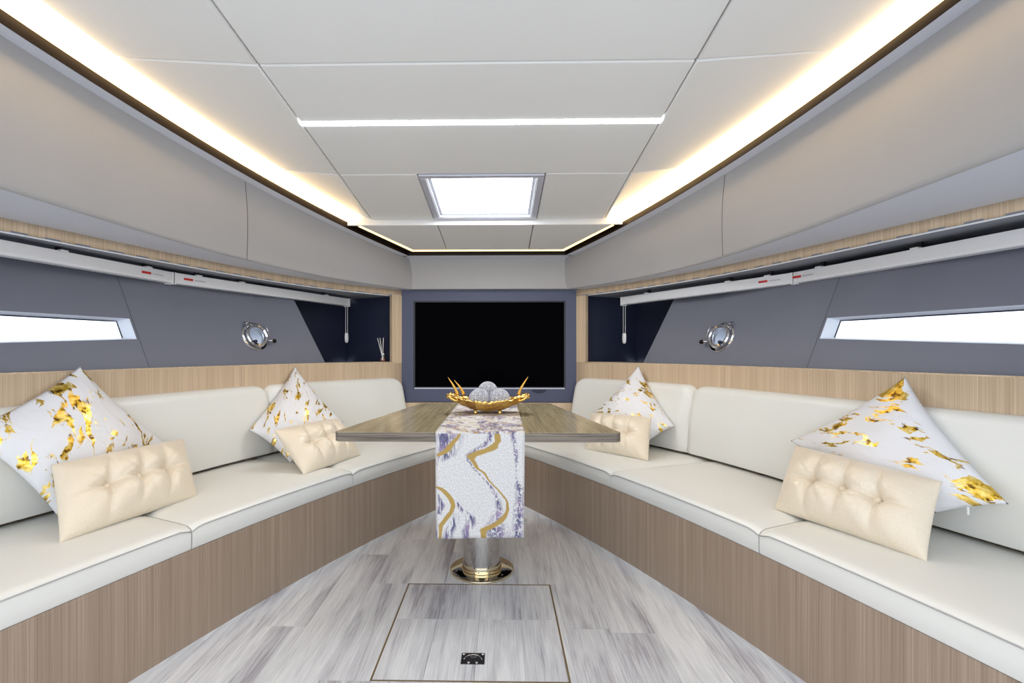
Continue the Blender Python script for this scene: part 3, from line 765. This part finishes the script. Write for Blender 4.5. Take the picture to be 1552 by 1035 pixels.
# ------------------------------------------------------------------ gold bowl with beaded balls
BX, BY, BZ = 0.022, 2.44, ZT+0.004
bowl = empty('decorative_bowl', (BX, BY, BZ)); tag(bowl, 'gold leaf-shaped bowl with horn ends and small feet on the runner', 'bowl')
rr = random.Random(3)
P = []
na, nb = 49, 21
edge = {s: [rr.uniform(-1, 1) for _ in range(na)] for s in (-1, 1)}
for i in range(na):
    a = -1+2*i/(na-1); x = 0.195*a
    wd = 0.092*(1-abs(a)**2.4)**0.8+0.034*abs(a)**2
    row = []
    for j in range(nb):
        b = -1+2*j/(nb-1)
        rim = 0.064+0.030*abs(a)**2.5
        base = 0.012
        t = min(1, abs(a)**1.7*0.97+abs(b)**3.6)
        z = base+(rim-base)*t
        ed = abs(b) > 0.93
        e = edge[1 if b > 0 else -1][i]
        y = b*wd*(1+(0.10*e if abs(b) > 0.99 else 0.04*e if ed else 0))
        z += (0.006*e if abs(b) > 0.93 else 0) + 0.003*math.sin(17*a+5*b)*abs(a)
        row.append((BX+x*(1+0.012*rr.uniform(-1, 1)*(abs(a) > 0.97)), BY+y, BZ+z))
    P.append(row)
MB().grid(P).build('shell', M['gold'], bowl, smooth=True, solid=0.004, solid_off=0)
for sx in (-1, 1):                               # crinkled leaf ends
    for k in range(8):
        yy = BY+(k-3.5)*0.012
        pts = [(BX+sx*(0.114+0.091*t), yy+0.004*math.sin(7*t+k), BZ+0.066+0.024*t+0.006*math.sin(9*t+2*k)-0.004*abs(k-3.5)*0.5) for t in frange(0, 1, 7)]
        MB().tube(pts, [0.003, 0.007, 0.0085, 0.007, 0.009, 0.007, 0.004], 7).build('leaf_rib', M['gold'], bowl, smooth=True)
    for k, (dx, dy, hgt) in enumerate((((0.0, -0.022, 0.086), (-0.056, 0.012, 0.070)) if sx < 0 else ((0.0, 0.0, 0.088),))):
        x0 = BX+sx*(0.150+dx*0.5); pts = []
        for t in frange(0, 1, 9):
            pts.append((x0+sx*(0.050*t-0.006*math.sin(PI*t))+(-sx)*0.0*t, BY+dy+0.012*math.sin(2*t), BZ+0.092+hgt*t**1.15))
        MB().tube(pts, [0.0085*(1-t)**0.8+0.0008 for t in frange(0, 1, 9)], 8).build('horn', M['goldhorn'], bowl, smooth=True)
for fx, fy in ((-0.062, -0.030), (0.058, -0.030), (-0.01, 0.045)):
    MB().lathe([(0.0, 0.0), (0.008, 0.001), (0.009, 0.007), (0.007, 0.012), (0.009, 0.0205)], 12, Matrix.Translation((BX+fx, BY+fy, BZ-0.002))).build('foot', M['gold'], bowl, smooth=True)
balls = [(-0.044, -0.029, 0.0715, 0.0505, 'silver beaded ball nearer the paired horns of the gold bowl'), (0.057, -0.022, 0.072, 0.0505, 'silver beaded ball nearer the single horn of the gold bowl'), (-0.004, 0.057, 0.1025, 0.0505, 'silver beaded ball perched highest behind the other two in the gold bowl')]
for dx, dy, dz, r, nm in balls:
    c = Vector((BX+dx, BY+dy, BZ+dz))
    bm = bmesh.new(); bmesh.ops.create_icosphere(bm, subdivisions=4, radius=r*0.965)
    me = [v.co.copy() for v in bm.verts]; fs = [tuple(v.index for v in f.verts) for f in bm.faces]; bm.free()
    ball = empty('decorative_ball', c-Vector((0, 0, r)))
    tag(ball, nm, 'ball', 'beaded balls in the gold bowl')
    MB().add([c+v for v in me], fs).build('bead_shell', M['bead'], ball, smooth=True)
    bm = bmesh.new(); bmesh.ops.create_icosphere(bm, subdivisions=3, radius=r)
    me = [v.co.copy() for v in bm.verts]; fs = [tuple(v.index for v in f.verts) for f in bm.faces]; bm.free()
    o = MB().add([c+v for v in me], fs).build('wire_cage', M['frame_al'], ball)
    m = o.modifiers.new('wire', 'WIREFRAME'); m.thickness = 0.003

# ------------------------------------------------------------------ pillows
def pillow_surface(c, puff, back, n, dent=None, sag=0.05):
    """c: corners BL, BR, TR, TL. returns MB closed pillow"""
    c = [Vector(v) for v in c]
    nrm = (c[1]-c[0]).cross(c[3]-c[0]).normalized()
    if nrm.dot(Vector((0.085, 0, H))-c[0]) < 0: nrm = -nrm
    def pos(u, v):
        # pull the edges in between the corners
        pu = u+sag*(2*u-1)*-1*(1-(2*v-1)**2)*abs(2*u-1)
        pv = v+sag*(2*v-1)*-1*(1-(2*u-1)**2)*abs(2*v-1)
        return c[0]*(1-pu)*(1-pv)+c[1]*pu*(1-pv)+c[2]*pu*pv+c[3]*(1-pu)*pv
    def thick(u, v):
        a, b = 1-(2*u-1)**2, 1-(2*v-1)**2
        return (max(0, a)**0.48)*(max(0, b)**0.48)*(0.62+0.38*math.sqrt(max(0, a*b)))
    mb = MB(); F = []; B = []; U = []
    for i in range(n+1):
        rf = []; rb = []; ur = []
        for j in range(n+1):
            u, v = 0.5-0.5*math.cos(PI*i/n), 0.5-0.5*math.cos(PI*j/n)
            u = 0.5*u+0.5*i/n; v = 0.5*v+0.5*j/n
            p = pos(u, v); t = thick(u, v)
            d = dent(u, v) if dent else 0
            rf.append(p+nrm*max(0.0006, puff*t-d*min(1, t*3))); rb.append(p-nrm*back*t); ur.append((u, v))
        F.append(rf); B.append(rb); U.append(ur)
    mb.grid(F, U); mb.grid(B, U)
    return mb, pos, nrm, thick
def weld(o, d=0.0008):
    bm = bmesh.new(); bm.from_mesh(o.data); bmesh.ops.remove_doubles(bm, verts=bm.verts, dist=d)
    bmesh.ops.recalc_face_normals(bm, faces=bm.faces); bm.to_mesh(o.data); bm.free()
    o.data.polygons.foreach_set('use_smooth', [True]*len(o.data.polygons))

WHITE = [
 ('white_nl', [(-1.483, 1.720, 0.434), (-1.429, 2.183, 0.635), (-1.631, 1.960, 0.991), (-1.668, 1.560, 0.790)], 1, 'below the long window '+SIDE[-1]),
 ('white_nr', [(1.429, 1.708, 0.436), (1.574, 1.458, 0.603), (1.592, 1.847, 0.957), (1.373, 2.194, 0.654)], 2, 'below the long window '+SIDE[1]),
 ('white_fl', [(-1.074, 2.669, 0.436), (-0.893, 3.013, 0.612), (-1.234, 3.106, 0.957), (-1.307, 2.672, 0.616)], 3, 'near the television '+SIDE[-1]),
 ('white_fr', [(0.919, 3.011, 0.434), (1.132, 2.966, 0.600), (1.015, 3.311, 0.957), (0.718, 3.337, 0.637)], 4, 'near the television '+SIDE[1]),
]
for nm, c, seed, where in WHITE:
    b = [sum(v[i] for v in c)/4 for i in range(3)]
    th = empty('throw_pillow', (c[0][0], c[0][1], c[0][2]))
    tag(th, 'white gold-splashed pillow '+where, 'pillow', 'white and gold pillows')
    rs = random.Random(seed); ph = [rs.uniform(0, 6) for _ in range(6)]
    def dent(u, v):
        return 0.004*math.sin(9*u+4*v+ph[0])*math.sin(3*v+ph[1])+0.003*math.sin(14*v-6*u+ph[2])
    mb, pos, nrm, thick = pillow_surface(c, 0.085, (0.045, 0.045, 0.088, 0.077)[seed-1], 34, dent, 0.045)
    o = mb.build('cover', foil_pillow('gold_foil_cotton_'+'abcd'[seed-1], seed, 1.35), th); weld(o)
    if nm == 'white_nr':
        p = pos(0.02, 0.0).lerp(pos(0.75, 0.0), 0.97)+nrm*0.004
        MB().box(p-Vector((0, 0, 0.012)), (0.006, 0.004, 0.024)).build('zip_pull', M['plastic'], th)

CREAM = [
 ('cream_nl', [(-1.323, 1.532, 0.438), (-1.201, 2.047, 0.437), (-1.355, 2.190, 0.655), (-1.479, 1.669, 0.656)], 'below the long window '+SIDE[-1]),
 ('cream_nr', [(1.148, 1.916, 0.438), (1.325, 1.443, 0.438), (1.460, 1.546, 0.645), (1.295, 2.030, 0.665)], 'below the long window '+SIDE[1]),
 ('cream_fl', [(-0.894, 2.407, 0.438), (-0.742, 2.873, 0.438), (-0.921, 2.996, 0.639), (-1.088, 2.503, 0.644)], 'near the table corner '+SIDE[-1]),
 ('cream_fr', [(0.611, 3.072, 0.438), (0.911, 2.746, 0.438), (0.989, 2.940, 0.655), (0.682, 3.258, 0.642)], 'near the table corner '+SIDE[1]),
]
BUT = [(0.29, 0.5), (0.5, 0.5), (0.71, 0.5)]
for idx, (nm, c, where) in enumerate(CREAM):
    th = empty('bolster_pillow', mid(c[0], c[1]))
    tag(th, 'champagne satin pillow tufted with three buttons '+where, 'pillow', 'champagne satin pillows')
    ph = random.Random(idx+11).uniform(0, 6)
    def dent(u, v):
        d = 0.0
        for k, (bu, bv) in enumerate(BUT):
            du, dv = (u-bu)*0.5, (v-bv)*0.27; r = math.hypot(du, dv)
            d += 0.026*math.exp(-(r/0.018)**2)+0.026*math.exp(-(r/0.050)**2)
            ang = math.atan2(dv, du)
            d += 0.007*math.exp(-(r/0.080)**2)*max(0, math.cos(9*ang+ph+k*1.3))**3
            # vertical fold through the button
            d += (0.012*math.exp(-((du+0.010*math.sin(14*dv+ph+k))/0.006)**2)+0.012*math.exp(-((du+0.010*math.sin(14*dv+ph+k))/0.020)**2))*math.exp(-(abs(dv)/0.105)**4)
        if 0.22 < u < 0.78:
            d += (0.012*math.exp(-((v-0.5)*0.27/0.006)**2)+0.016*math.exp(-((v-0.5)*0.27/0.022)**2))
        else:
            e = min(abs(u-0.22), abs(u-0.78)); d += (0.012*math.exp(-((v-0.5)*0.27/0.006)**2)+0.016*math.exp(-((v-0.5)*0.27/0.022)**2))*math.exp(-(e/0.10)**2)
        d += 0.0025*math.sin(38*u+3*math.sin(7*v)+ph)*abs(2*v-1)**2
        return d*0.80
    mb, pos, nrm, thick = pillow_surface(c, 0.104, 0.075, 72, dent, 0.012)
    o = mb.build('cover', M['satin'], th); weld(o)
    for bu, bv in BUT:
        t = thick(bu, bv)
        p = pos(bu, bv)+nrm*(max(0.0006, 0.104*t-dent(bu, bv))+0.011)
        q = nrm.to_track_quat('Z', 'Y').to_matrix().to_4x4()
        MB().lathe([(0.0, 0.0085), (0.007, 0.0075), (0.012, 0.004), (0.0135, -0.001), (0.011, -0.006)], 16, Matrix.Translation(p) @ q).build('button', M['satin'], th, smooth=True)

# ------------------------------------------------------------------ roller blinds in the niches
ZBS = {-1: H+0.366*1.1327, 1: H+0.358*1.1327}
BL = {-1: [(-1.79, 1.15), (-1.5595, 2.4296), (-1.056, 3.668)], 1: [(1.89, 1.10), (1.5567, 2.4857), (0.9645, 3.593)]}
for sg in (-1, 1):
    ZB = ZBS[sg]; kk = (ZB-H)/0.3987
    for k in range(2):
        a, b = (Vector((0.085+(p[0]-0.085)*kk, p[1]*kk, 0)) for p in (BL[sg][k], BL[sg][k+1]))
        t = (b-a).normalized(); a = a+t*(0.003 if k else 0); b = b-t*(0 if k else 0.003)
        nrm = Vector((-sg*t.y, sg*t.x, 0)).normalized() if False else Vector((-t.y, t.x, 0))
        if nrm.dot(Vector((0, 1.5, 0))-a) < 0: nrm = -nrm             # towards the cabin
        L = (b-a).length
        th = empty('roller_blind', Vector((*((a+b)/2).xy, ZB)))
        tag(th, ('white blind cassette above the long hull window ' if k == 0 else 'white blind cassette with bead chain above the porthole ')+SIDE[sg], 'blind', 'blind cassettes in the niches')
        prof = [(0.0, 0.0), (0.0, -0.010), (-0.002, -0.044), (-0.006, -0.054), (-0.014, -0.056), (-0.048, -0.056), (-0.052, -0.05), (-0.052, 0.0)]
        P = []
        for q in (a, b): P.append([q+nrm*x+Vector((0, 0, ZB+z)) for x, z in prof])
        m = MB().grid(P, close_v=True); m.f += [tuple(range(8)), tuple(range(8, 16))]
        cas = m.build('cassette', M['alu'], th)
        rot = Matrix(((t.x, nrm.x, 0), (t.y, nrm.y, 0), (0, 0, 1)))
        def bxo(name, s, n_, z, d, mat, par):                          # box at distance s along the cassette
            p = a+t*s+nrm*n_+Vector((0, 0, ZB+z)); return MB().box(p, d, rot).build(name, mat, par)
        for s in (0.14 if k else L-0.14, 0.30*L if k else 0.6*L, L-0.25 if k else 0.25):
            bxo('bracket', s, -0.012, 0.002, (0.03, 0.022, 0.010), M['plastic'], th)
            bxo('bracket', s, -0.034, 0.015, (0.02, 0.012, 0.040), M['dark'], th)
        # red label with tiny grey print by the joint
        ls = (0.075 if k else L-0.16) if sg < 0 else (0.17 if k else L-0.05)
        if sg > 0: ls = 0.16 if k else L-0.02
        bxo('red_label', ls, 0.0, -0.026, (0.050, 0.0024, 0.011), M['red'], cas)
        gs = 1 if sg < 0 else -1
        for g in range(5):
            bxo('print', ls+gs*(0.040+0.013*g), 0.0, -0.027, (0.008, 0.0022, 0.007), M['greyprint'], cas)
        bxo('end_cap', 0.004 if k else L-0.004, -0.024, -0.030, (0.008, 0.05, 0.062), M['plastic'], th)
        if k == 1:
            bxo('end_cap', L-0.004, -0.024, -0.030, (0.010, 0.056, 0.064), M['plastic'], th)
            for o_ in (-0.011, 0.011):
                n_b = 46; mb = MB(); p = a+t*(L-0.032+o_)+nrm*(-0.004)
                for i in range(n_b):
                    z = ZB-0.056-i*0.0049
                    mb.lathe([(0.0, z-0.0023), (0.0021, z-0.0015), (0.0024, z), (0.0021, z+0.0015), (0.0, z+0.0023)], 6, Matrix.Translation((p.x, p.y, 0)))
                mb.tube([(p.x, p.y, ZB-0.05), (p.x, p.y, ZB-0.285)], 0.0010, 5)
                ch = mb.build('bead_chain', M['plastic'], th, smooth=True)
            p = a+t*(L-0.032)+nrm*(-0.004)
            mb = MB(); P = []
            for z, w, dpt in ((-0.268, 0.012, 0.005), (-0.274, 0.017, 0.008), (-0.30, 0.0195, 0.009), (-0.325, 0.018, 0.009), (-0.340, 0.015, 0.007), (-0.345, 0.008, 0.003)):
                P.append([Vector((p.x, p.y, ZB+z))+t*(w*math.cos(2*PI*q/16))+nrm*(dpt*math.sin(2*PI*q/16)) for q in range(16)])
            mb.grid(P, close_v=True); mb.f += [tuple(range(16)), tuple(80+i for i in range(16))]
            mb.build('chain_weight', M['plastic'], th, smooth=True)

# ------------------------------------------------------------------ portholes
for sg in (-1, 1):
    pd, pz = PH[sg]
    c = hull(pd, pz, sg)
    ty = (hull(pd+0.01, pz, sg)-hull(pd-0.01, pz, sg)).normalized(); tz = (hull(pd, pz+0.01, sg)-hull(pd, pz-0.01, sg)).normalized()
    n_ = ty.cross(tz).normalized()
    if n_.dot(Vector((0, 1.5, 1))-c) < 0: n_ = -n_
    tz = n_.cross(ty).normalized()
    if tz.z < 0: tz = -tz
    R_ = Matrix((( ty.x, tz.x, n_.x, c.x), (ty.y, tz.y, n_.y, c.y), (ty.z, tz.z, n_.z, c.z), (0, 0, 0, 1)))
    R_ = R_ @ Matrix.Scale(1.1, 4)
    th = empty('porthole', c-Vector((0, 0, 0.09)))
    tag(th, 'round chrome opening porthole in the grey liner '+SIDE[sg], 'porthole', 'chrome portholes')
    MB().lathe([(0.060, -0.03), (0.060, 0.002), (0.063, 0.006), (0.078, 0.006), (0.082, 0.003), (0.082, -0.002)], 48, R_).build('flange', M['chrome'], th, angle=0.7)
    MB().lathe([(0.049, 0.006), (0.047, 0.020), (0.050, 0.026), (0.061, 0.028), (0.068, 0.022), (0.070, 0.008), (0.066, 0.005)], 48, R_).build('opening_ring', M['chrome'], th, angle=0.7)
    MB().lathe([(0.0, 0.010), (0.049, 0.010), (0.049, 0.013), (0.0, 0.013)], 40, R_).build('pane', M['glass'], th)
    MB().lathe([(0.059, -0.09), (0.059, -0.02)], 40, R_).build('sleeve', M['reveal'], th, smooth=True)
    a = R_ @ Vector((0.066, -0.028, 0.02)); b2 = R_ @ Vector((0.094, -0.036, 0.034)); b3 = R_ @ Vector((0.074, 0.022, 0.026))
    MB().tube([a, b2], 0.006, 10).build('latch_arm', M['chrome'], th, smooth=True)
    MB().lathe([(0.0, -0.008), (0.010, -0.007), (0.0125, 0.0), (0.010, 0.007), (0.004, 0.0085), (0.0, 0.0085)], 18, Matrix.Translation(b2) @ R_.to_3x3().to_4x4()).build('latch_knob', M['black'], th, smooth=True)
    for yy in (-0.020, 0.020):
        MB().tube([R_ @ Vector((-0.060, 0.052+yy*0.5, 0.010)), R_ @ Vector((-0.048, 0.060+yy*0.5, 0.032)), R_ @ Vector((-0.060, 0.068+yy*0.5, 0.010))], 0.005, 8).build('hinge', M['chrome'], th, smooth=True)
    MB().tube([R_ @ Vector((0.050, 0.052, 0.012)), R_ @ Vector((0.056, 0.050, 0.040)), R_ @ Vector((0.070, -0.010, 0.034))], 0.0035, 8).build('stay_bar', M['chrome'], th, smooth=True)
    MB().lathe([(0.0, 0.042), (0.008, 0.040), (0.010, 0.032), (0.010, 0.02)], 14, R_ @ Matrix.Translation((-0.030, -0.040, 0))).build('clamp_screw', M['navy'], th, smooth=True)

# ------------------------------------------------------------------ reed diffuser in the niche
RD = Vector((-0.836, 3.79, Z_LEDGE+0.006))
rd = empty('reed_diffuser', RD); tag(rd, 'small glass reed diffuser with pale sticks standing in the navy niche', 'reed diffuser')
T_ = Matrix.Translation(RD)
MB().lathe([(0.0, 0.001), (0.021, 0.001), (0.022, 0.004), (0.022, 0.034), (0.018, 0.042), (0.010, 0.046), (0.010, 0.060)], 24, T_).build('bottle', M['vial'], rd, smooth=True)
MB().lathe([(0.0, 0.003), (0.0195, 0.003), (0.0195, 0.020), (0.0, 0.020)], 20, T_).build('oil', M['amber'], rd, angle=0.6)
MB().lathe([(0.0105, 0.046), (0.012, 0.048), (0.012, 0.060), (0.0105, 0.062)], 20, T_).build('collar', M['alu'], rd, smooth=True)
for ex, ey in ((-0.040, 0.0), (-0.024, 0.012), (0.004, 0.01), (0.008, -0.01)):
    MB().tube([RD+Vector((-ex*0.12, -ey*0.2, 0.008)), RD+Vector((ex, ey, 0.182-abs(ex)*0.05))], 0.0026, 6).build('reed', M['reed'], rd)
